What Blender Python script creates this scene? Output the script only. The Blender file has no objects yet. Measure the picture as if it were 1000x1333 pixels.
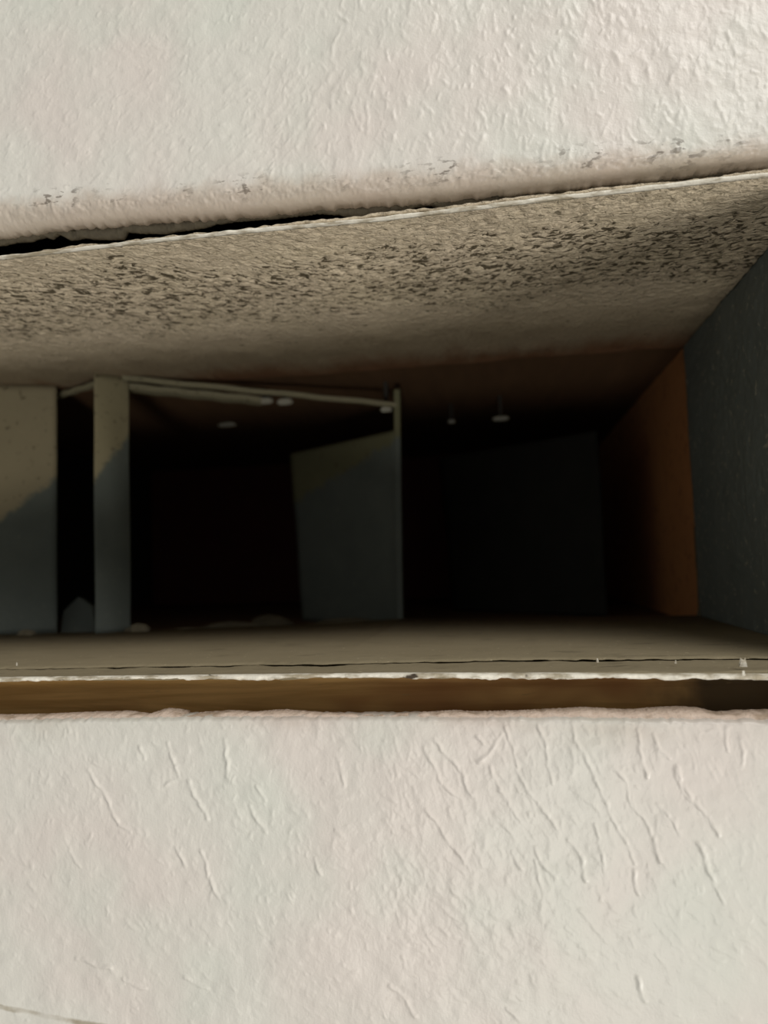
import bpy, math, random
import numpy as np
from mathutils import Matrix, Vector

# ------------------------------------------------------------------ camera
F = 936.0; D = 0.23                         # focal length in pixels (1000x1333), lens to wall in metres
def _n(v): v = np.array(v, float); return v/np.linalg.norm(v)
dd = _n([150, 61, F]); hh = _n([5950, -264, -F]); hh = _n(hh-dd*(hh@dd)); uu = np.cross(hh, dd)
if uu[1] > 0: uu = -uu
def at(px, py, axis=1, val=0.0):
    """real-world point seen at a measured pixel, on the plane axis=val"""
    r = np.array([px-500., py-666.5, F]); w = np.array([r@hh, r@dd, r@uu]); o = np.array([0, -D, 0])
    return o + w*((val-o[axis])/w[axis])

S = bpy.context.scene
cd = bpy.data.cameras.new('camera'); cam = bpy.data.objects.new('camera', cd); S.collection.objects.link(cam)
cd.sensor_fit = 'VERTICAL'; cd.sensor_height = 36; cd.lens = F/1333*36
cd.clip_start = 0.005; cd.clip_end = 20
M = Matrix(((hh[0], -hh[1], -hh[2], 0), (dd[0], -dd[1], -dd[2], -D), (uu[0], -uu[1], -uu[2], 0), (0, 0, 0, 1)))
cam.matrix_world = M
cd.dof.use_dof = True; cd.dof.focus_distance = 0.245; cd.dof.aperture_fstop = 8.0
S.camera = cam

# ------------------------------------------------------------------ light
W = bpy.data.worlds.new('room_light'); S.world = W; W.use_nodes = True
W.node_tree.nodes['Background'].inputs[0].default_value = (0.94, 0.98, 1.0, 1)
W.node_tree.nodes['Background'].inputs[1].default_value = 0.19
def area(name, loc, target, size, power, col):
    l = bpy.data.lights.new(name, 'AREA'); l.shape = 'DISK'; l.size = size; l.energy = power; l.color = col
    o = bpy.data.objects.new(name, l); S.collection.objects.link(o); o.location = loc
    o.rotation_euler = (Vector(target)-Vector(loc)).to_track_quat('-Z', 'Y').to_euler()
    return o
area('room_lamp', (0.14, -1.55, -0.83), (-0.05, 0, 0.05), 0.30, 5.5, (1.0, 0.96, 0.88))
area('low_fill', (2.4, -1.30, -2.25), (0, 0, 0.03), 1.5, 64.0, (1.0, 0.975, 0.94))  # added soft fill from low right, not a real window
area('high_fill', (1.3, -1.75, 2.15), (0, 0, 0.0), 1.6, 54.0, (1.0, 0.98, 0.95))  # added soft fill from above, no actual fixture
S.view_settings.view_transform = 'Standard'; S.view_settings.look = 'None'
S.view_settings.exposure = 0.17; S.view_settings.gamma = 1.0; S.view_settings.use_curve_mapping = False

# ------------------------------------------------------------------ helpers
rng = np.random.default_rng(7); random.seed(7)
def lin(c):
    return tuple(((x/255)/12.92 if x/255 <= .04045 else ((x/255+.055)/1.055)**2.4) for x in c)+(1,)
class NT:
    def __init__(s, name):
        s.m = bpy.data.materials.new(name); s.m.use_nodes = True; s.t = s.m.node_tree
        s.b = s.t.nodes['Principled BSDF']; s.co = s.t.nodes.new('ShaderNodeTexCoord')
    def n(s, typ, **k):
        x = s.t.nodes.new('ShaderNode'+typ)
        for a, v in k.items(): setattr(x, a, v)
        return x
    def set(s, sock, v):
        if isinstance(v, bpy.types.NodeSocket): s.t.links.new(v, sock)
        else: sock.default_value = v
    def noise(s, scale, detail=3, rough=.55, stretch=(1, 1, 1), dist=0, off=(0, 0, 0)):
        mp = s.n('Mapping'); mp.inputs['Scale'].default_value = stretch; mp.inputs['Location'].default_value = off
        s.t.links.new(s.co.outputs['Object'], mp.inputs[0])
        x = s.n('TexNoise'); s.t.links.new(mp.outputs[0], x.inputs['Vector'])
        x.inputs['Scale'].default_value = scale; x.inputs['Detail'].default_value = detail
        x.inputs['Roughness'].default_value = rough; x.inputs['Distortion'].default_value = dist
        return x.outputs['Fac']
    def xyz(s):
        q = s.n('SeparateXYZ'); s.t.links.new(s.co.outputs['Object'], q.inputs[0]); return q.outputs
    def math(s, op, a, b=0.0, clamp=False):
        x = s.n('Math', operation=op); x.use_clamp = clamp; s.set(x.inputs[0], a); s.set(x.inputs[1], b); return x.outputs[0]
    def rng(s, v, a, b, c=0., d=1.):
        x = s.n('MapRange'); x.interpolation_type = 'SMOOTHSTEP'; s.set(x.inputs[0], v)
        for i, q in zip((1, 2, 3, 4), (a, b, c, d)): s.set(x.inputs[i], q)
        return x.outputs[0]
    def mix(s, f, a, b):
        x = s.n('Mix', data_type='RGBA'); s.set(x.inputs[0], f); s.set(x.inputs[6], a); s.set(x.inputs[7], b); return x.outputs[2]
    def done(s, col, rough=.6, height=None, dist=.0003, spec=.5, metal=0., strength=1.):
        s.set(s.b.inputs['Base Color'], col); s.set(s.b.inputs['Roughness'], rough)
        s.b.inputs['Specular IOR Level'].default_value = spec; s.b.inputs['Metallic'].default_value = metal
        if height is not None:
            b = s.n('Bump'); b.inputs['Distance'].default_value = dist; b.inputs['Strength'].default_value = strength
            s.set(b.inputs['Height'], height); s.t.links.new(b.outputs[0], s.b.inputs['Normal'])
        return s.m

def props(o, label=None, cat=None, group=None, kind=None):
    for k, v in (('label', label), ('category', cat), ('group', group), ('kind', kind)):
        if v: o[k] = v
    return o
def mesh(name, V, Fc, mats, parent=None, smooth=True, mi=None):
    me = bpy.data.meshes.new(name); V = np.asarray(V, np.float32)
    if isinstance(Fc, np.ndarray):
        me.vertices.add(len(V)); me.vertices.foreach_set('co', V.ravel())
        me.loops.add(Fc.size); me.loops.foreach_set('vertex_index', Fc.ravel().astype(np.int32))
        me.polygons.add(len(Fc)); me.polygons.foreach_set('loop_start', np.arange(0, Fc.size, Fc.shape[1], dtype=np.int32))
        me.update(calc_edges=True)
    else: me.from_pydata([tuple(map(float, v)) for v in V], [], Fc)
    for m in (mats if isinstance(mats, list) else [mats]): me.materials.append(m)
    me.polygons.foreach_set('use_smooth', np.full(len(me.polygons), smooth))
    me.update()
    o = bpy.data.objects.new(name, me); S.collection.objects.link(o)
    if parent: o.parent = parent; o.matrix_parent_inverse = parent.matrix_world.inverted()
    return o
def empty(name, loc=(0, 0, 0)):
    o = bpy.data.objects.new(name, None); S.collection.objects.link(o); o.location = loc; o.empty_display_size = .02
    bpy.context.view_layer.update(); return o
def gridfaces(nu, nv, flip=False, base=0):
    i = np.arange(nu-1)[:, None]*nv + np.arange(nv-1)[None, :]; i = i.ravel()+base
    q = np.stack([i, i+nv, i+nv+1, i+1], 1)
    return q[:, ::-1].copy() if flip else q
def box(name, a, b, m, parent=None, bev=0.0):
    import bmesh
    bm = bmesh.new(); bmesh.ops.create_cube(bm, size=1)
    for v in bm.verts: v.co = Vector([(a[i]+b[i])/2+v.co[i]*(b[i]-a[i]) for i in range(3)])
    if bev: bmesh.ops.bevel(bm, geom=bm.edges[:], offset=bev, segments=2, affect='EDGES')
    me = bpy.data.meshes.new(name); bm.to_mesh(me); bm.free(); me.materials.append(m)
    o = bpy.data.objects.new(name, me); S.collection.objects.link(o)
    if parent: o.parent = parent; o.matrix_parent_inverse = parent.matrix_world.inverted()
    return o
def sweep(name, xs, sec, m, parent=None, smooth=True):
    """closed cross-section sec(x)->[(y,z)...] swept along x, with end caps"""
    V = []; k = None
    for x in xs:
        p = sec(x); k = len(p); V += [(x, a, b) for a, b in p]
    Fc = []
    for i in range(len(xs)-1):
        for j in range(k): a = i*k+j; b = i*k+(j+1) % k; Fc.append((a, b, b+k, a+k))
    Fc.append(tuple(range(k))[::-1]); Fc.append(tuple(range((len(xs)-1)*k, len(xs)*k)))
    o = mesh(name, V, Fc, m, parent, smooth)
    import bmesh
    bm = bmesh.new(); bm.from_mesh(o.data); bmesh.ops.recalc_face_normals(bm, faces=bm.faces); bm.to_mesh(o.data); bm.free()
    return o
def vnoise(n, k, r):                      # smooth 1-D noise, n samples, k knots
    kn = r.uniform(-1, 1, k+3); t = np.linspace(0, k, n); i = t.astype(int); f = t-i; f = f*f*(3-2*f)
    return kn[i]*(1-f)+kn[i+1]*f
class N1:
    def __init__(s, seed, step): r = np.random.default_rng(seed); s.k = r.uniform(-1, 1, 4000); s.s = step
    def __call__(s, x):
        t = np.asarray(x)/s.s+2000.; i = np.floor(t).astype(int); f = t-i; f = f*f*(3-2*f)
        return s.k[i]*(1-f)+s.k[i+1]*f
def n2(seed, X, Y, step):
    r = np.random.default_rng(seed); K = r.uniform(-1, 1, (512, 512))
    a = X/step+200.; b = Y/step+200.; i = np.floor(a).astype(int); j = np.floor(b).astype(int); f = a-i; g = b-j
    f = f*f*(3-2*f); g = g*g*(3-2*g); i %= 511; j %= 511
    return (K[i, j]*(1-f)+K[i+1, j]*f)*(1-g)+(K[i, j+1]*(1-f)+K[i+1, j+1]*f)*g

# ------------------------------------------------------------------ materials
t = NT('painted_plaster'); x, y, z = t.xyz()[:3]
c = t.mix(t.rng(t.noise(14, 2), .38, .62), lin((216, 212, 201)), lin((217, 208, 198)))
c = t.mix(t.rng(t.noise(22, 2, off=(3, 1, 4)), .45, .7, 0, .5), c, lin((209, 211, 198)))
# brown grime plus shade of the rolled upper edge, put into the colour
edge = t.math('SUBTRACT', z, t.math('ADD', t.math('MULTIPLY', x, -0.040), .1262))
grime_shade = t.rng(t.math('ADD', edge, t.math('MULTIPLY', t.math('SUBTRACT', t.noise(90, 4), .5), .012)), .0065, -.001)
grime_shade = t.math('MULTIPLY', grime_shade, t.rng(z, .08, .1))
c = t.mix(t.math('MULTIPLY', grime_shade, .62), c, lin((176, 156, 136)))
spk = t.math('MULTIPLY', t.rng(t.noise(420, 3, stretch=(.6, 1, 1.2)), .545, .62), t.math('MULTIPLY', t.rng(edge, .0085, .004), t.rng(edge, -.004, .001)))
spk = t.math('MULTIPLY', spk, t.rng(t.noise(40, 2), .42, .6))
c = t.mix(t.math('MULTIPLY', spk, .7), c, lin((84, 72, 58)))
# faint smudges under the lower edge and the dirty line near the bottom of the picture
low = t.math('MULTIPLY', t.math('MULTIPLY', t.rng(z, -.062, -.049), t.rng(z, -.03, -.045)), t.rng(t.noise(60, 4, stretch=(.35, 1, 1.4)), .4, .75, .15, .9))
c = t.mix(t.math('MULTIPLY', low, .55), c, lin((178, 160, 144)))
ln = t.math('ADD', z, t.math('ADD', t.math('MULTIPLY', x, .105), .1634))
lm = t.math('MULTIPLY', t.rng(t.math('ABSOLUTE', t.math('ADD', ln, t.math('MULTIPLY', t.math('SUBTRACT', t.noise(150, 3), .5), .0015))), .0010, .0002), t.rng(t.noise(130, 3, stretch=(.4, 1, 1)), .40, .6, .2, 1))
c = t.mix(t.math('MULTIPLY', lm, t.rng(x, -.11, -.15, .0, .75)), c, lin((140, 124, 92)))
hgt = t.math('ADD', t.math('MULTIPLY', t.noise(900, 3), .6), t.noise(260, 3, stretch=(1, 1, .6), dist=.6))
M_PLASTER = t.done(c, .40, hgt, .00018, .42)

t = NT('gypsum_core')
c = t.mix(t.noise(260, 4), lin((204, 180, 160)), lin((236, 218, 202)))
c = t.mix(t.rng(t.noise(120, 3, off=(2, 2, 2)), .5, .66, 0, .6), c, lin((150, 128, 102)))
M_GYPSUM = t.done(c, .9, t.noise(700, 5), .0007, .2)
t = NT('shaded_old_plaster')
c = t.mix(t.noise(300, 4), lin((84, 79, 68)), lin((138, 130, 112)))  # shade of the recess put into this darker grey
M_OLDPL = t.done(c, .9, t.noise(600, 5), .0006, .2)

t = NT('overspray_paint'); x, y, z = t.xyz()[:3]
c = t.mix(t.noise(30, 3), lin((216, 200, 168)), lin((224, 206, 180)))
fl = t.rng(t.noise(430, 4, .6, (.6, 1.15, 1), 1.0, (.1, .2, 0)), .40, .66)
c = t.mix(t.math('MULTIPLY', fl, t.rng(y, .14, .05, 0, .5)), c, lin((128, 112, 86)))
wv = t.math('MULTIPLY', t.math('SUBTRACT', t.noise(26, 3), .5), .055)
yy = t.math('ADD', y, wv)
band = t.math('MULTIPLY', t.rng(yy, .004, .035), t.rng(yy, .115, .07))
def slant(sc, ang, st):
    mp = t.n('Mapping'); mp.vector_type = 'TEXTURE'; mp.inputs['Scale'].default_value = (st, 1, 1); mp.inputs['Rotation'].default_value = (0, 0, math.radians(ang))
    t.t.links.new(t.co.outputs['Object'], mp.inputs[0]); q = t.n('TexNoise'); t.t.links.new(mp.outputs[0], q.inputs['Vector'])
    q.inputs['Scale'].default_value = sc; q.inputs['Detail'].default_value = 4; q.inputs['Roughness'].default_value = .62; q.inputs['Distortion'].default_value = .6
    return q.outputs['Fac']
def blend(f, a, b): return t.math('ADD', t.math('MULTIPLY', a, t.math('SUBTRACT', 1., f)), t.math('MULTIPLY', b, f))
side = t.rng(t.math('ADD', x, t.math('MULTIPLY', t.math('SUBTRACT', t.noise(25, 2), .5), .05)), -.09, -.02)
n1 = blend(side, slant(470, 32, 1.9), slant(430, -8, 1.7))
n1b = blend(side, slant(640, 32, 2.2), slant(600, -8, 2.0))
th = t.math('SUBTRACT', .70, t.math('MULTIPLY', band, .185))
sp = t.rng(t.math('SUBTRACT', n1, th), -.01, .07)
c = t.mix(t.math('MULTIPLY', sp, .95), c, lin((74, 64, 44)))
n3 = t.noise(240, 2, .5, (.9, 1.3, 1), .5, (5, 5, 5))
sp2 = t.math('MULTIPLY', t.rng(n3, .66, .72), t.rng(y, .165, .12))
c = t.mix(t.rng(t.math('ADD', y, t.math('MULTIPLY', t.math('SUBTRACT', t.noise(60, 3), .5), .04)), .09, .15, 0, .85), c, lin((150, 134, 108)))  # deeper ceiling darkened in colour, standing in for the light's falloff
c = t.mix(t.math('MULTIPLY', sp2, .7), c, lin((84, 76, 54)))
# rust-brown bare zone where the spray ended
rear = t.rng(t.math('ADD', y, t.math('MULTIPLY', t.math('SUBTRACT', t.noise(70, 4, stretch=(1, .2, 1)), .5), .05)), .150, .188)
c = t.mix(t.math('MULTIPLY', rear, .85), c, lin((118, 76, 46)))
M_SPRAY = t.done(c, .75, t.math('ADD', t.math('MULTIPLY', n1, -1.3), t.math('MULTIPLY', n1b, 1.0)), .0017, .25)

t = NT('dusty_floor_paint'); x, y, z = t.xyz()[:3]
c = t.mix(t.noise(60, 4, stretch=(.5, 1, 1)), lin((130, 119, 94)), lin((150, 138, 112)))
c = t.mix(t.rng(t.noise(500, 2), .70, .76, 0, .7), c, lin((205, 190, 160)))
c = t.mix(t.rng(t.noise(150, 4, off=(1, 1, 1), stretch=(.4, 1, 1)), .58, .72, 0, .4), c, lin((80, 72, 56)))
M_DUST = t.done(c, .85, t.noise(300, 4), .0004, .2)
t = NT('white_paint_edge')
c = t.mix(t.rng(t.noise(300, 4, stretch=(.4, 1, 1)), .35, .6), lin((170, 158, 134)), lin((236, 229, 212)))
c = t.mix(t.rng(t.noise(120, 3, off=(4, 4, 4)), .66, .72), c, lin((70, 58, 44)))
M_LIP = t.done(c, .6, t.noise(500, 4), .0005, .3)
t = NT('grey_galvanised_metal'); x, y, z = t.xyz()[:3]
c = t.mix(t.noise(40, 4), lin((104, 112, 108)), lin((128, 134, 128)))
c = t.mix(t.rng(t.noise(330, 3, dist=.5), .60, .70, 0, .8), c, lin((170, 168, 150)))
M_GREY = t.done(c, .7, t.noise(350, 4), .0004, .35)
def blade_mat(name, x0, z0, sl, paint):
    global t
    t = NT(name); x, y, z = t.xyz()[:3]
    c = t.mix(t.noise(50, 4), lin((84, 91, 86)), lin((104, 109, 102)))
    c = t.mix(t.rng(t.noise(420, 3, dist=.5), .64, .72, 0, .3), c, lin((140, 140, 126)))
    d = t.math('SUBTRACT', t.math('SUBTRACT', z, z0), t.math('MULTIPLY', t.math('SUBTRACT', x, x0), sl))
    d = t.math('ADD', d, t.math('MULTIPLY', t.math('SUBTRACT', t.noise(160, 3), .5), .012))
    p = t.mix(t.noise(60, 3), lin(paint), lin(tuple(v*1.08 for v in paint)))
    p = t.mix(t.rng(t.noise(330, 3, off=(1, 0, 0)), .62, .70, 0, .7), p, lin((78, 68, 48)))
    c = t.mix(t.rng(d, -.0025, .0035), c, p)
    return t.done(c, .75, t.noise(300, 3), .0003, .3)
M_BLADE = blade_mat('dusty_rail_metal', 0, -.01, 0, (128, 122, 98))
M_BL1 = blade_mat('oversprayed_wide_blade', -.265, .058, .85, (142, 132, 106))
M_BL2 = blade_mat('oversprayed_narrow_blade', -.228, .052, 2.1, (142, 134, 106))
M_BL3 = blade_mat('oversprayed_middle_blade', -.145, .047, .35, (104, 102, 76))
t = NT('shade_dark_blade_metal')
M_DKBLADE = t.done(t.mix(t.noise(50, 4), lin((38, 38, 34)), lin((52, 51, 46))), .85, t.noise(300, 3), .0003, .2)  # near-black colour puts the deep duct's shade on this blade
t = NT('rust_brown_metal')
c = t.mix(t.noise(40, 4, stretch=(1, 1, .4)), lin((192, 132, 86)), lin((218, 154, 100)))
c = t.mix(t.rng(t.noise(160, 3), .55, .72, 0, .6), c, lin((156, 104, 70)))
M_RUST = t.done(c, .7, t.noise(200, 3), .0003, .3)
t = NT('dark_red_back'); M_REDB = t.done(t.mix(t.noise(30, 3), lin((92, 40, 28)), lin((70, 34, 26))), .8, None)
t = NT('rust_brown_top'); 
c = t.mix(t.noise(120, 4, stretch=(1, .15, 1)), lin((78, 57, 38)), lin((108, 80, 54)))
M_RUSTT = t.done(c, .8, t.noise(200, 3), .0003, .3)
t = NT('raw_brown_wood'); x, y, z = t.xyz()[:3]
c = t.mix(t.rng(t.noise(90, 5, stretch=(.10, 1, 1.6), dist=.8), .35, .65), lin((196, 152, 90)), lin((238, 192, 124)))
c = t.mix(t.rng(t.noise(30, 3, stretch=(.5, 1, 1), off=(7, 0, 0)), .45, .7, 0, .8), c, lin((160, 106, 64)))
blk = t.rng(t.math('ADD', x, t.math('MULTIPLY', t.math('SUBTRACT', t.noise(70, 3), .5), .04)), .040, .068)
c = t.mix(t.math('MULTIPLY', blk, .85), c, lin((58, 52, 44)))
c = t.mix(t.rng(t.noise(300, 3, stretch=(.25, 1, 1)), .68, .74, 0, .6), c, lin((176, 146, 96)))
M_WOOD = t.done(c, .8, t.noise(160, 4, stretch=(.15, 1, 1)), .0004, .3)
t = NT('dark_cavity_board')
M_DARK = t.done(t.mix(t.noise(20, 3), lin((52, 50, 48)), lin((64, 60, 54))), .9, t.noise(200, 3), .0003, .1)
t = NT('bright_steel'); M_STEEL = t.done(t.mix(t.noise(300, 2), lin((150, 146, 130)), lin((176, 172, 156))), .45, None, spec=.6)
t = NT('grey_dust_fluff'); M_FLUFF = t.done(t.mix(t.noise(300, 3), lin((84, 78, 64)), lin((108, 101, 84))), .95, t.noise(900, 4), .0006, .1)

# ------------------------------------------------------------------ plaster relief height map
X0, X1, Z0, Z1, RES = -.215, .145, -.185, .235, .00030
NX = int((X1-X0)/RES); NZ = int((Z1-Z0)/RES)
H = np.zeros((NX, NZ), np.float32)
def dab(cx, cz, ang, ln_, wd, ht):
    R = ln_/2+3*wd; i0 = max(0, int((cx-R-X0)/RES)); i1 = min(NX, int((cx+R-X0)/RES)+2)
    j0 = max(0, int((cz-R-Z0)/RES)); j1 = min(NZ, int((cz+R-Z0)/RES)+2)
    if i0 >= i1 or j0 >= j1: return
    gx = X0+np.arange(i0, i1)*RES-cx; gz = Z0+np.arange(j0, j1)*RES-cz
    ca, sa = math.cos(ang), math.sin(ang)
    a = gx[:, None]*ca+gz[None, :]*sa; b = -gx[:, None]*sa+gz[None, :]*ca
    b = b + .7*wd*np.sin(a*650+cx*900)+.2*wd*np.sin(a*2100+cz*1700)
    e = np.clip(np.abs(a)-ln_/2, 0, None)
    g = ht*(.74+.26*np.sin(a*900+cx*5000))*np.exp(-(b*b)/(2*wd*wd)-(e*e)/(2*wd*wd))
    H[i0:i1, j0:j1] = np.maximum(H[i0:i1, j0:j1], g*1.15)
def poly(pts, wd=.00042, ht=.00042):
    P = [at(px, py) for px, py in pts]
    for a, b in zip(P[:-1], P[1:]):
        L = math.hypot(b[0]-a[0], b[2]-a[2]); an = math.atan2(b[2]-a[2], b[0]-a[0])
        k = random.uniform(.75, 1.2)
        dab((a[0]+b[0])/2, (a[2]+b[2])/2, an, L, wd*k, ht*k)
def S1(ox, oy, s, *L):
    for p in L: poly([(ox+a/s, oy+b/s) for a, b in p])
S1(600, 930, 3.333,
   [(480, 40), (500, 120), (540, 170), (580, 280), (630, 380), (680, 500), (720, 560), (760, 650)], [(190, 60), (230, 140), (245, 230)],
   [(340, 50), (370, 140), (375, 220), (400, 300)], [(130, 230), (170, 330), (210, 390), (265, 470)],
   [(245, 240), (290, 340), (340, 380), (380, 450), (430, 510)], [(470, 545), (520, 620), (545, 720)], [(320, 580), (350, 640), (410, 710)],
   [(585, 480), (600, 560), (625, 660)], [(770, 60), (775, 140), (785, 215), (810, 270)], [(840, 80), (860, 150), (900, 190)],
   [(930, 240), (950, 290), (985, 370)], [(660, 230), (715, 290), (740, 390), (800, 460), (835, 540), (870, 640)], [(860, 390), (900, 440), (960, 530)],
   [(750, 680), (770, 780)], [(0, 240), (45, 350)], [(180, 90), (120, 170), (80, 210)], [(70, 100), (100, 130)], [(320, 640), (355, 760)], [(220, 600), (265, 670)])
S1(500, 933, 2, [(105, 80), (150, 170), (190, 210)], [(130, 60), (190, 130), (230, 210)], [(820, 330), (860, 430), (885, 490)],
   [(110, 240), (160, 310), (210, 380)], [(15, 700), (60, 740), (80, 780)], [(320, 760), (350, 790)], [(660, 680), (680, 740)],
   [(760, 130), (800, 220), (850, 260), (870, 310)], [(890, 30), (895, 90)], [(930, 60), (935, 130)])
S1(0, 933, 2, [(230, 140), (270, 200), (310, 280), (340, 300)], [(490, 170), (520, 230), (540, 265)], [(435, 70), (460, 130), (465, 160), (430, 180)],
   [(365, 80), (375, 110)], [(585, 60), (590, 110), (595, 155)], [(650, 235), (690, 300)], [(820, 370), (835, 410)], [(525, 350), (545, 420), (570, 470)],
   [(180, 350), (210, 390)], [(460, 340), (480, 390)], [(320, 685), (380, 710)], [(885, 120), (895, 180)], [(670, 180), (690, 220)], [(200, 630), (290, 655)], [(480, 680), (540, 710)])
def scatter(n, x0, x1, z0, z1, ang, spread, L, wd, ht):
    for _ in range(n):
        cx = rng.uniform(x0, x1); cz = rng.uniform(z0, z1)
        dab(cx, cz, math.radians(ang(cx, cz)+rng.normal(0, spread)), rng.uniform(*L), rng.uniform(*wd), rng.uniform(*ht)*rng.uniform(.5, 1))
up = lambda x, z: 35+60/(1+math.exp(-(x+.06)/.015))
scatter(1300, X0, -.055, .118, Z1, up, 22, (.0008, .004), (.0003, .0006), (.00006, .00022))
scatter(1700, -.075, X1, .118, Z1, up, 22, (.001, .0055), (.0003, .0006), (.00008, .00028))
scatter(1500, X0, X1, .118, Z1, up, 30, (.0004, .0018), (.00022, .00034), (.00010, .00026))
lo = lambda x, z: -68 if z > -.10 else -68+42*min(1, (-.10-z)/.03)
scatter(560, X0, -.03, -.12, -.048, lo, 22, (.0008, .0035), (.0003, .0006), (.00006, .00024))
scatter(1150, -.04, X1, -.12, -.048, lo, 18, (.001, .007), (.0003, .0006), (.00008, .00026))
scatter(650, X0, X1, Z0, -.112, lo, 16, (.0008, .004), (.0003, .0006), (.00004, .00018))
scatter(1500, X0, X1, Z0, -.048, lo, 26, (.0004, .0018), (.00022, .00034), (.00008, .00022))
gx = X0+np.arange(NX)*RES; gz = Z0+np.arange(NZ)*RES; GX, GZ = np.meshgrid(gx, gz, indexing='ij')
H += (.00022*n2(1, GX, GZ, .009)+.00010*n2(2, GX, GZ, .003)+.00035*n2(3, GX, GZ, .03)).astype(np.float32)
lnz = -.1634-.105*GX                                    # raised skim edge at the bottom left
H += (.0006/(1+np.exp((GZ-lnz)/.0004))*np.clip((-.10-GX)/.04, 0, 1)).astype(np.float32)
fade = np.clip(np.minimum(np.minimum(GX-X0, X1-GX), np.minimum(GZ-Z0, Z1-GZ))/.01, 0, 1); H *= fade.astype(np.float32)
def hs(X, Z):
    i = np.clip(((X-X0)/RES), 0, NX-1.001); j = np.clip(((Z-Z0)/RES), 0, NZ-1.001)
    a = i.astype(int); b = j.astype(int); f = i-a; g = j-b
    return (H[a, b]*(1-f)+H[a+1, b]*f)*(1-g)+(H[a, b+1]*(1-f)+H[a+1, b+1]*f)*g

# ------------------------------------------------------------------ front wall with the opening
ZT, ZB, XL, XR = .1156, -.0357, -.40, .1076
def line(P): P = np.array([(at(a, b)[0], at(a, b)[2]) for a, b in P]); return lambda x: np.interp(x, P[:, 0], P[:, 1])
L0 = line([(0, 268), (150, 260), (300, 246), (500, 232), (700, 217), (1000, 190)])       # where the face starts to roll back
P1 = np.array([(lambda p: (p[0], p[2]))(at(a, b, 1, .007)) for a, b in [(0, 309), (45, 302), (162, 291), (300, 282.5), (420, 271), (540, 263), (700, 248), (1000, 216)]])
L1 = lambda x: np.interp(x, P1[:, 0], P1[:, 1])
LB = line([(0, 938), (250, 934), (500, 934), (750, 935), (1000, 938)])
xf = np.arange(-.21, .14, .00036)
xs = np.concatenate([np.linspace(-1, -.42, 8), np.linspace(-.405, -.215, 60), xf, np.linspace(.145, 1, 14)])
opn = (xs > XL-.002) & (xs < XR+.004); mid = .04
nz1, nz2 = N1(11, .002), N1(12, .0006)
# upper block: rows run from inside the opening, round the edge and up the wall
e0 = L0(xs); e1s = L1(xs); e1n = .0005*nz1(xs)+.0002*nz2(xs); e1 = e1s+e1n
zt = np.arange(0, .225-.12, .00036); rowsV = []; 
back = np.where(opn, e1+.0012, mid); rowsV.append(np.stack([xs, np.where(opn, .012, .012), back], 1))
rowsV.append(np.stack([xs, np.where(opn, .0085, .006), np.where(opn, e1, mid)], 1))
for k in np.linspace(0, 1, 20):
    a = k*math.pi/2; zz = e1s+e1n*(1-k)**9+(e0-e1s)*(1-math.cos(a))**.8; yy = .007*(1-math.sin(a))
    zz = np.where(opn, zz, mid); yy = np.where(opn, yy, 0)
    rowsV.append(np.stack([xs, yy-np.where(opn, hs(xs, zz)*.35+.00025*n2(5, xs, np.full_like(xs, k*.012+.5), .0022)+.0002*n2(6, xs, np.full_like(xs, k*.012+.5), .0009), hs(xs, zz)), zz], 1))
tops = np.concatenate([zt[1:]/zt[-1]]); ztop = .225
for k in tops:
    z0_ = np.where(opn, e0, mid); zz = z0_+(ztop-z0_)*k
    rowsV.append(np.stack([xs, -hs(xs, zz), zz], 1))
for zc in (.3, .6, 1.0): rowsV.append(np.stack([xs, 0*xs, 0*xs+zc], 1))
nr = len(rowsV); VU = np.stack(rowsV, 0).reshape(-1, 3); FU = gridfaces(nr, len(xs), False)
# lower block
rowsV = []; eb = LB(xs)+.00025*N1(14, .0015)(xs)
rowsV.append(np.stack([xs, np.full_like(xs, .0115), np.where(opn, eb-.0006, mid)], 1))
rowsV.append(np.stack([xs, np.full_like(xs, .0030), np.where(opn, eb, mid)], 1))
for k in np.linspace(0, 1, 6)[1:]:
    zz = np.where(opn, eb-.0012*k, mid); rowsV.append(np.stack([xs, np.where(opn, .0020*(1-k)**2, .0)-hs(xs, zz), zz], 1))
zbt = -.178; ks = np.arange(1, int((.178-.05)/.00036))/int((.178-.05)/.00036)
for k in np.append(ks, 1.):
    z0_ = np.where(opn, eb-.0012, mid); zz = z0_+(zbt-z0_)*k
    rowsV.append(np.stack([xs, -hs(xs, zz), zz], 1))
for zc in (-.3, -.6, -1.0): rowsV.append(np.stack([xs, 0*xs, 0*xs+zc], 1))
nl = len(rowsV); VL = np.stack(rowsV, 0).reshape(-1, 3); FL = gridfaces(nl, len(xs), True, len(VU))
wall = mesh('wall_front', np.concatenate([VU, VL]), np.concatenate([FU, FL]), M_PLASTER)
props(wall, 'cream painted plaster wall with trowelled relief around the long duct opening', kind='structure')

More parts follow.
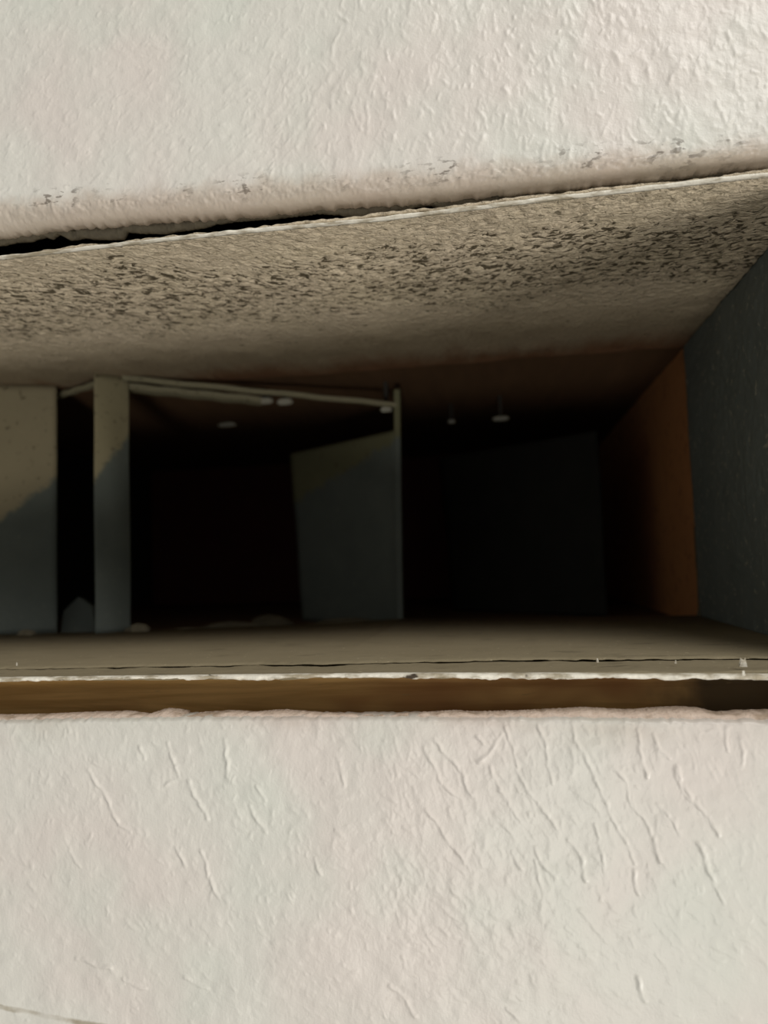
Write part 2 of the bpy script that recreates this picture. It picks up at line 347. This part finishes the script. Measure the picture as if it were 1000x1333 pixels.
# broken board core hanging behind the upper edge (profile measured along the black gap)
tab = [(-60, 320), (0, 316), (15, 312.5), (36, 311), (54, 305), (63, 308), (72, 302), (87, 309.5), (108, 306.5), (120, 308.6), (156, 308.6), (162, 299), (180, 300.5), (210, 301),
       (228, 297.5), (264, 293), (276, 288.5), (300, 285), (364, 280), (412, 274), (440, 276), (472, 283), (515, 281), (524, 277), (540, 266), (560, 263), (576, 269),
       (584, 274), (640, 266), (705, 256), (712, 251), (725, 247.5), (738, 251), (746, 251), (755, 247), (785, 241), (810, 242), (852, 240), (860, 236), (885, 230), (910, 231), (1000, 221), (1080, 212)]
TP = np.array([(lambda p: (p[0], p[2]))(at(a, b, 1, .009)) for a, b in tab])
ca, cb, cc = N1(21, .0015), N1(22, .0005), N1(23, .004)
def sec(x):
    zl = float(np.interp(x, TP[:, 0], TP[:, 1]))+.00018*float(cb(x)); top = float(L1(x))+.0012
    zl = min(zl, top-.0004)
    y0 = .0096+.0006*float(ca(x))
    return [(y0, top), (y0, zl+.4*(top-zl)), (y0+.001, zl), (.0122, zl+.0002), (.0128, zl+.0006), (.0128, top)]
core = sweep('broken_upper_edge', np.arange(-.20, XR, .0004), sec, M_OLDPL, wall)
props(core, 'ragged grey broken plaster under the upper edge')
# crumbly plaster top of the lower edge
tb = [(-60, 933), (0, 930), (60, 929), (100, 927), (170, 925), (195, 929), (220, 921), (243, 924), (246, 931), (262, 927), (300, 924), (330, 926), (370, 923), (420, 927), (470, 929),
      (505, 929), (560, 926), (590, 924), (620, 926), (680, 924), (740, 921), (765, 920), (810, 923), (830, 922), (870, 919), (905, 920), (930, 926), (960, 924), (1000, 923), (1080, 922)]
TB = np.array([(lambda p: (p[0], p[2]))(at(a, b, 1, .009)) for a, b in tb])
da, db = N1(31, .0016), N1(32, .0005)
def sec(x):
    zt_ = float(np.interp(x, TB[:, 0], TB[:, 1]))+.00015*float(db(x)); zf = float(LB(x)); n_ = .0003*float(da(x))
    return [(.0022, zf-.003), (.0022, zf+.0001), (.0040+n_, zf+.35*(zt_-zf)+.0002+n_), (.0068, zf+.75*(zt_-zf)+.8*n_), (.009, zt_), (.0118, zt_-.0006), (.0118, zf-.003)]
core2 = sweep('crumbled_lower_edge', np.arange(-.20, XR, .0004), sec, M_GYPSUM, wall)
props(core2, 'crumbly pinkish plaster along the top of the lower edge')

# boards added around the duct to keep the wall's hollow dark
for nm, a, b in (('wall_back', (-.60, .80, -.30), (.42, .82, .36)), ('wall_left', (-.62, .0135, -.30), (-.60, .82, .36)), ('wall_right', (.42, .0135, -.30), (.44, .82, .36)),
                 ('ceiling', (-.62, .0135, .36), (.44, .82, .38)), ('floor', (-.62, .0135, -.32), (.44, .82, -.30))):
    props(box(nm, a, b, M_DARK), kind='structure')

# ------------------------------------------------------------------ framing board under the duct
bw = N1(41, .03)
def sec(x):
    k = .0004*float(bw(x)); return [(.020+k, -.0885), (.020+k, -.0385), (.0206+k, -.0379), (.056, -.0379), (.057, -.0389), (.057, -.0885)]
board = sweep('framing_board', np.linspace(-.60, .42, 200), sec, M_WOOD, smooth=False)
props(board, 'brown wooden framing board in the gap below the duct, blackened at its right end', 'board')
sup = box('cavity_post', (-.60, .020, -.30), (-.56, .057, -.0885), M_WOOD); sup.name = 'support_stud'
props(sup, 'wooden stud under the far left end of the framing board', 'board')

# ------------------------------------------------------------------ duct
duct = empty('air_duct', (0, .1, ZB))
props(duct, 'rectangular sheet metal air duct with speckled painted mouth inside the wall opening', 'duct')
def plate(name, us, vs, fn, m, thick, kind=0):
    """displaced skin plus a plain backing so the sheet has real thickness"""
    U, Vv = np.meshgrid(us, vs, indexing='ij'); P = fn(U, Vv); A = P.reshape(-1, 3); B = (P+np.array(thick)).reshape(-1, 3)
    nu, nv = U.shape; f1 = gridfaces(nu, nv); f2 = gridfaces(nu, nv, True, len(A)); n = len(A)
    r = []
    idx = lambda i, j: i*nv+j
    for j in range(nv-1):
        r.append((idx(0, j), idx(0, j+1), idx(0, j+1)+n, idx(0, j)+n)); r.append((idx(nu-1, j+1), idx(nu-1, j), idx(nu-1, j)+n, idx(nu-1, j+1)+n))
    for i in range(nu-1):
        r.append((idx(i+1, 0), idx(i, 0), idx(i, 0)+n, idx(i+1, 0)+n)); r.append((idx(i, nv-1), idx(i+1, nv-1), idx(i+1, nv-1)+n, idx(i, nv-1)+n))
    return mesh(name, np.concatenate([A, B]), np.concatenate([f1, f2, np.array(r)]), m, duct)
def top_fn(U, V):
    z = ZT+.0005*n2(51, U, V, .012)+.00035*n2(52, U, V, .0025)*np.clip((.15-V)/.05, .2, 1)+.0002*n2(53, U, V, .0012)*np.clip((.12-V)/.05, 0, 1)
    return np.stack([U, V+0.0, z], 2)
YE = .19
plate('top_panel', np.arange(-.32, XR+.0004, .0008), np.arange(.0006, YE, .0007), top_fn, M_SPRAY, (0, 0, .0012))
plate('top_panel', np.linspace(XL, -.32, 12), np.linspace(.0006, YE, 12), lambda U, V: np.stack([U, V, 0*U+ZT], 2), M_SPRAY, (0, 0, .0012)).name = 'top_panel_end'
def bed(x): return np.interp(x, [-.40, -.216, -.1, -.06, .03, .1076], [.150, .163, .19, .215, .205, .193])
def bot_fn(U, V):
    Y = V*bed(U)/YE; z = ZB+.00035*n2(61, U, Y, .01)+.00015*n2(62, U, Y, .002)
    return np.stack([U, Y, z], 2)
plate('bottom_panel', np.arange(XL, XR+.0004, .0016), np.arange(.0004, YE, .0016), bot_fn, M_DUST, (0, 0, -.0012))
def side_fn(x0, s):
    def f(U, V):
        return np.stack([x0+s*(.0004*n2(71, U, V, .02)+.00022*n2(72, U, V, .003)), U, V], 2)
    return f
sr = plate('side_panel', np.arange(.0, YE+.001, .001), np.arange(ZB, ZT+.001, .001), side_fn(XR, 1), M_GREY, (.0012, 0, 0)); props(sr, 'dark grey right side of the duct mouth')
plate('side_panel', np.arange(.0, YE, .004), np.arange(ZB, ZT+.001, .004), side_fn(XL, -1), M_GREY, (-.0012, 0, 0))
# rolled pale edge of the right panel
ed = N1(75, .006)
V = []; Fc = []; zs = np.arange(ZB, ZB+.05, .0006)
def vsweep(name, zs, sec, m, parent):
    V = []; k = 0; Fc = []
    for z in zs: p = sec(z); k = len(p); V += [(a, b, z) for a, b in p]
    for i in range(len(zs)-1):
        for j in range(k): a = i*k+j; b = i*k+(j+1) % k; Fc.append((a, b, b+k, a+k))
    Fc.append(tuple(range(k))[::-1]); Fc.append(tuple(range((len(zs)-1)*k, len(zs)*k)))
    o = mesh(name, V, Fc, m, parent, True)
    import bmesh
    bm = bmesh.new(); bm.from_mesh(o.data); bmesh.ops.recalc_face_normals(bm, faces=bm.faces); bm.to_mesh(o.data); bm.free(); return o
def esec(z):
    r = .0004+.0012*math.exp(-(z-ZB)/.006)+.0003*float(ed(z)); r = max(r, .0002)
    return [(XR+.0006, YE-.0014), (XR-r, YE-.0010), (XR-r*1.2, YE+.0004), (XR-r*.6, YE+.0014), (XR+.0006, YE+.0014)]
props(vsweep('sealant_bead', zs, esec, M_FLUFF, duct), 'pale sealant at the rear corner of the right panel')

# bead of white paint on the upper and lower lips
la, lb, lc = N1(81, .016), N1(82, .004), N1(83, .0012)
def lipsec(zc, hgt_, s):
    def sec(x):
        a = hgt_*(1+.25*float(la(x))+.20*float(lb(x))+.10*float(lc(x))); o = .00006*float(lc(x+.2))+.0001*float(la(x+.3))
        c0 = zc(x); yf = -.0009+.0004*float(lb(x+.7))
        return [(.0012, c0), (.0004, c0+o*.3), (yf, c0-s*.15*a+o), (yf-.0003, c0-s*.5*a+o), (yf+.0001, c0-s*.85*a), (.0008, c0-s*a+o), (.0012, c0-s*a*.9)]
    return sec
LT = line([(0, 335), (150, 318), (300, 302), (500, 284), (700, 260), (1000, 226.5)])
LBt = line([(0, 879), (250, 876), (500, 873), (750, 873), (1000, 874)])
sweep('upper_lip', np.arange(XL, XR+.001, .0005), lipsec(lambda x: float(LT(x))-.0005, .0008, -1), M_LIP, duct)['label'] = 'thin white paint edge of the upper duct lip'
sweep('lower_lip', np.arange(XL, XR+.001, .0005), lipsec(lambda x: float(LBt(x))-.0007, .0017, 1), M_LIP, duct)['label'] = 'flaking white paint edge of the lower duct lip'
# skin of paint over the front of the floor, ending in a cracked edge
fa, fb = N1(91, .03), N1(92, .003)
def sec(x):
    ye = .0235+.0022*float(fa(x))+.0007*float(fb(x))-.004*max(0, min(1, (-.05-x)/.05)); z = ZB+.0003
    g = .0003*(.5+.8*max(0., float(fb(x+.4))))*min(1, max(.12, (x+.12)/.12)); yb = float(bed(x))-.002; return [(ye, z+g), (ye+.0001, z+g+.0003), (ye+.004, z+.0008), (yb, z+.0008), (yb, z-.0003), (ye+.006, z-.0003), (ye+.004, z+g*.5)]
film = sweep('paint_skin', np.arange(XL, XR-.001, .0006), sec, M_DUST, duct)
film['label'] = 'lifted skin of paint along the front of the duct floor'
# little paint flakes standing on it
for i, (px, py, s) in enumerate([(968, 866, .0022), (22, 866, .0010), (778, 861, .0008), (880, 862, .0007), (968, 878, .0010)]):
    p = at(px, py, 2, ZB+.0012); k = 7
    V = []
    for j in range(k):
        a = j*2*math.pi/k; r = s*random.uniform(.35, .7); V += [(p[0]+r*math.cos(a), p[1]+r*.5*math.sin(a), ZB+.0008), (p[0]+.5*r*math.cos(a+.3), p[1]+.3*r*math.sin(a), ZB+.0014+s*random.uniform(.5, 1.0))]
    Fc = [(2*j, 2*((j+1) % k), 2*((j+1) % k)+1, 2*j+1) for j in range(k)]+[tuple(2*j for j in range(k))[::-1], tuple(2*j+1 for j in range(k))]
    mesh('paint_flake', V, Fc, M_LIP, duct, False)

# rust-brown sleeve behind the mouth
YB = .56; SZB = ZB-.0012
box('sleeve_side', (XR+.0012, YE+.0005, SZB-.006), (XR+.0024, YB, ZT+.010), M_RUST, duct)['label'] = 'rust brown right side of the duct behind the mouth'
box('sleeve_side', (XL-.0024, YE+.0005, SZB-.006), (XL-.0012, YB, ZT+.010), M_DARK, duct)  # left side coloured dark in place of the shade there
box('sleeve_top', (XL-.0012, YE+.0002, ZT+.0008), (XR+.0012, YB, ZT+.0020), M_RUSTT, duct)['label'] = 'streaky brown top of the duct behind the mouth'
# rear floor lies a little lower, so a dark seam shows behind the painted floor
box('sleeve_bottom', (XL-.0012, .140, SZB-.0045), (XR+.0012, YB, SZB-.0035), M_RUSTT, duct)
box('sleeve_back', (XL-.0012, YB, SZB-.006), (XR+.0012, YB+.0012, ZT+.010), M_REDB, duct)['label'] = 'dark red back of the duct'

# ------------------------------------------------------------------ turning vanes / damper inside
damper = empty('duct_damper', (-.15, .2, ZB))
props(damper, 'grey dusty damper frame with upright blades standing inside the duct', 'damper')
def blade(name, p0, p1, z0, z1a, z1b, th=.0012, lean=0., m=M_BLADE, curve=0., lab=None):
    """upright sheet from plan point p0 to p1, top z1a at p0 and z1b at p1, with folded side edges"""
    p0 = np.array(p0); p1 = np.array(p1); d = p1-p0; L = np.linalg.norm(d); d /= L; nrm = np.array([d[1], -d[0]])
    if nrm[1] > 0: nrm = -nrm
    nu, nv = 24, 40; A = np.zeros((nu, nv, 3)); B = A.copy()
    for i in range(nu):
        s = i/(nu-1)
        for j in range(nv):
            v = j/(nv-1); zt_ = z1a+(z1b-z1a)*s; z = z0+(zt_-z0)*v
            b_ = curve*math.sin(math.pi*s)+.0004*math.sin(9*v+5*s)
            q = p0+d*(L*s)+nrm*b_+np.array([lean*(1-s)*(1-v), 0])
            A[i, j] = (q[0], q[1], z); B[i, j] = (q[0]-nrm[0]*th, q[1]-nrm[1]*th, z)
    n = nu*nv; idx = lambda i, j: i*nv+j; r = []
    for j in range(nv-1):
        r += [(idx(0, j), idx(0, j+1), idx(0, j+1)+n, idx(0, j)+n), (idx(nu-1, j+1), idx(nu-1, j), idx(nu-1, j)+n, idx(nu-1, j+1)+n)]
    for i in range(nu-1):
        r += [(idx(i+1, 0), idx(i, 0), idx(i, 0)+n, idx(i+1, 0)+n), (idx(i, nv-1), idx(i+1, nv-1), idx(i+1, nv-1)+n, idx(i, nv-1)+n)]
    o = mesh(name, np.concatenate([A.reshape(-1, 3), B.reshape(-1, 3)]), np.concatenate([gridfaces(nu, nv), gridfaces(nu, nv, True, n), np.array(r)]), m, damper)
    import bmesh
    bm = bmesh.new(); bm.from_mesh(o.data); bmesh.ops.recalc_face_normals(bm, faces=bm.faces); bm.to_mesh(o.data); bm.free()
    if lab: o['label'] = lab
    return o
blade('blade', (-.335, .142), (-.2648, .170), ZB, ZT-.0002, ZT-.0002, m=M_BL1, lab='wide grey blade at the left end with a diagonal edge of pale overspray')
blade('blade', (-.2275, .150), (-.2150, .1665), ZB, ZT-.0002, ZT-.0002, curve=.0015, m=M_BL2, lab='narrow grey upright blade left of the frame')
def bar(name, a, b, w, h, m, lab=None):
    a = Vector(a); b = Vector(b); d = (b-a); q = Vector((0, 0, 1)); s = d.cross(q).normalized() if abs(d.normalized().z) < .9 else Vector((1, 0, 0)); u_ = s.cross(d).normalized()
    V = []
    ns = 14
    for i in range(ns+1):
        c0 = a+d*(i/ns); k = .0003*math.sin(i*1.7)
        for su, sv in ((-1, -.7), (-.7, -1), (.7, -1), (1, -.7), (1, .7), (.7, 1), (-.7, 1), (-1, .7)): V.append(c0+s*(w/2*su)+u_*(h/2*sv+k))
    Fc = [(i*8+j, i*8+(j+1) % 8, (i+1)*8+(j+1) % 8, (i+1)*8+j) for i in range(ns) for j in range(8)]+[tuple(range(8))[::-1], tuple(range(ns*8, ns*8+8))]
    o = mesh(name, V, Fc, m, damper, False)
    import bmesh
    bm = bmesh.new(); bm.from_mesh(o.data); bmesh.ops.recalc_face_normals(bm, faces=bm.faces); bm.to_mesh(o.data); bm.free()
    if lab: o['label'] = lab
    return o
# top rails, dropping as they run back from the narrow blade
P = lambda px, py, Y: tuple(at(px, py, 1, Y))
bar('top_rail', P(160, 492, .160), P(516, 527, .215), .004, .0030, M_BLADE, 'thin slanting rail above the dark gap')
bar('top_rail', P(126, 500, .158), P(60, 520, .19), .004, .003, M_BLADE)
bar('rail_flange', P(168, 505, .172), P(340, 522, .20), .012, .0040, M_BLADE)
a0 = at(517, 508, 1, .215); a1 = at(521, 802, 1, .215)
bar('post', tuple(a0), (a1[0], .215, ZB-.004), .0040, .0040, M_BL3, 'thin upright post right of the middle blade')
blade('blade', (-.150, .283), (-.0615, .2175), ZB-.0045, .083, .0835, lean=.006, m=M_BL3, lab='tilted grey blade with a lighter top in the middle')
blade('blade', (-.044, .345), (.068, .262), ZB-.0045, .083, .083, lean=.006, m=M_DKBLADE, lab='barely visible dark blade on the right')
# small bright tabs
def tab(px, py, Y, w, h):
    p = at(px, py, 1, Y); k = 10; V = []; 
    for s, dy in ((1, 0), (.8, -.0016)):
        for j in range(k):
            a = j*2*math.pi/k; V.append((p[0]+w/2*s*math.copysign(abs(math.cos(a))**.6, math.cos(a)), p[1]+dy, p[2]+h/2*s*math.sin(a)))
    Fc = [(j, (j+1) % k, (j+1) % k+k, j+k) for j in range(k)]+[tuple(range(k)), tuple(range(k, 2*k))[::-1]]
    mesh('pivot_tab', V, Fc, M_STEEL, damper, False)
    box('tab_stem', (p[0]-.0012, p[1]+.0002, p[2]), (p[0]+.0012, p[1]+.0012, ZT+.0008), M_DARK, damper)
for a in [(345, 522, .227, .0115, .0046), (371, 523, .227, .0110, .0046), (296, 553, .31, .016, .0036), (652, 545, .285, .0125, .0036), (588, 549, .30, .006, .003), (503, 533, .222, .008, .004)]: tab(*a)

# ------------------------------------------------------------------ debris
def lump(name, px, py, w, d_, h, m, label, seed, group=None, zb=ZB-.0045, Y=None):
    p = at(px, py, 1, Y) if Y else at(px, py, 2, ZB)
    r = np.random.default_rng(seed); nu, nv = 22, 9; V = []
    for j in range(nv):
        ph = j/(nv-1)*math.pi/2
        for i in range(nu):
            th = i/nu*2*math.pi; k = 1+.22*math.sin(2*th+seed)+.16*math.sin(5*th+seed*2+3*ph)+r.normal(0, .05)
            V.append((p[0]+w/2*math.cos(th)*math.cos(ph)*k, p[1]+d_/2*math.sin(th)*math.cos(ph)*k, zb+h*math.sin(ph)*(1+.15*math.sin(3*th+seed))))
    Fc = [(j*nu+i, j*nu+(i+1) % nu, (j+1)*nu+(i+1) % nu, (j+1)*nu+i) for j in range(nv-1) for i in range(nu)]+[tuple(range(nu))[::-1]]
    o = mesh(name, V, Fc, m, None, True); props(o, label, 'debris', group or ('dust clumps along the rear edge of the duct floor' if name == 'dust_clump' else None)); return o
lump('plaster_lump', 180, 826, .013, .010, .0042, M_FLUFF, 'small grey plaster lump at the foot of the narrow upright blade', 2, zb=ZB+.0009, Y=.158)
lump('dust_clump', 300, 812, .045, .014, .0050, M_FLUFF, 'long low dust clump behind the floor edge, left of the middle blade', 3, Y=.215)
lump('dust_clump', 352, 806, .034, .016, .0072, M_FLUFF, 'rounded dust clump in front of the lower left corner of the middle blade', 4, Y=.235)
lump('dust_clump', 452, 806, .060, .010, .0052, M_FLUFF, 'flat dust clump along the foot of the middle blade', 5, Y=.222)
lump('dust_clump', 240, 816, .030, .012, .0040, M_FLUFF, 'faint dust clump nearest the narrow upright blade on its right', 8, Y=.19)
lump('plaster_crumb', 34, 822, .012, .008, .0028, M_FLUFF, 'tiny crumb at the foot of the wide left blade', 9, zb=ZB+.0009, Y=.150)
# triangular chip leaning in the gap between the two left blades
c0 = at(101, 822, 2, ZB); Y = .185
pts = [at(83, 795, 1, Y), at(102, 777, 1, Y), at(120, 790, 1, Y), at(126, 822, 1, Y), at(78, 822, 1, Y)]
V = [tuple(p) for p in pts]+[(p[0]+.001, p[1]+.0035, p[2]-.0008) for p in pts]
zmin = min(v[2] for v in V)
for i in (3, 4, 8, 9): V[i] = (V[i][0], V[i][1], ZB-.0047)
Fc = [(0, 1, 2, 3, 4), (9, 8, 7, 6, 5)]+[(i, (i+1) % 5+0, (i+1) % 5+5, i+5) for i in range(5)]
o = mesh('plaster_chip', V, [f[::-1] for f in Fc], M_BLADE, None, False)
props(o, 'pointed grey plaster chip standing in the narrow gap between the two left blades', 'debris')
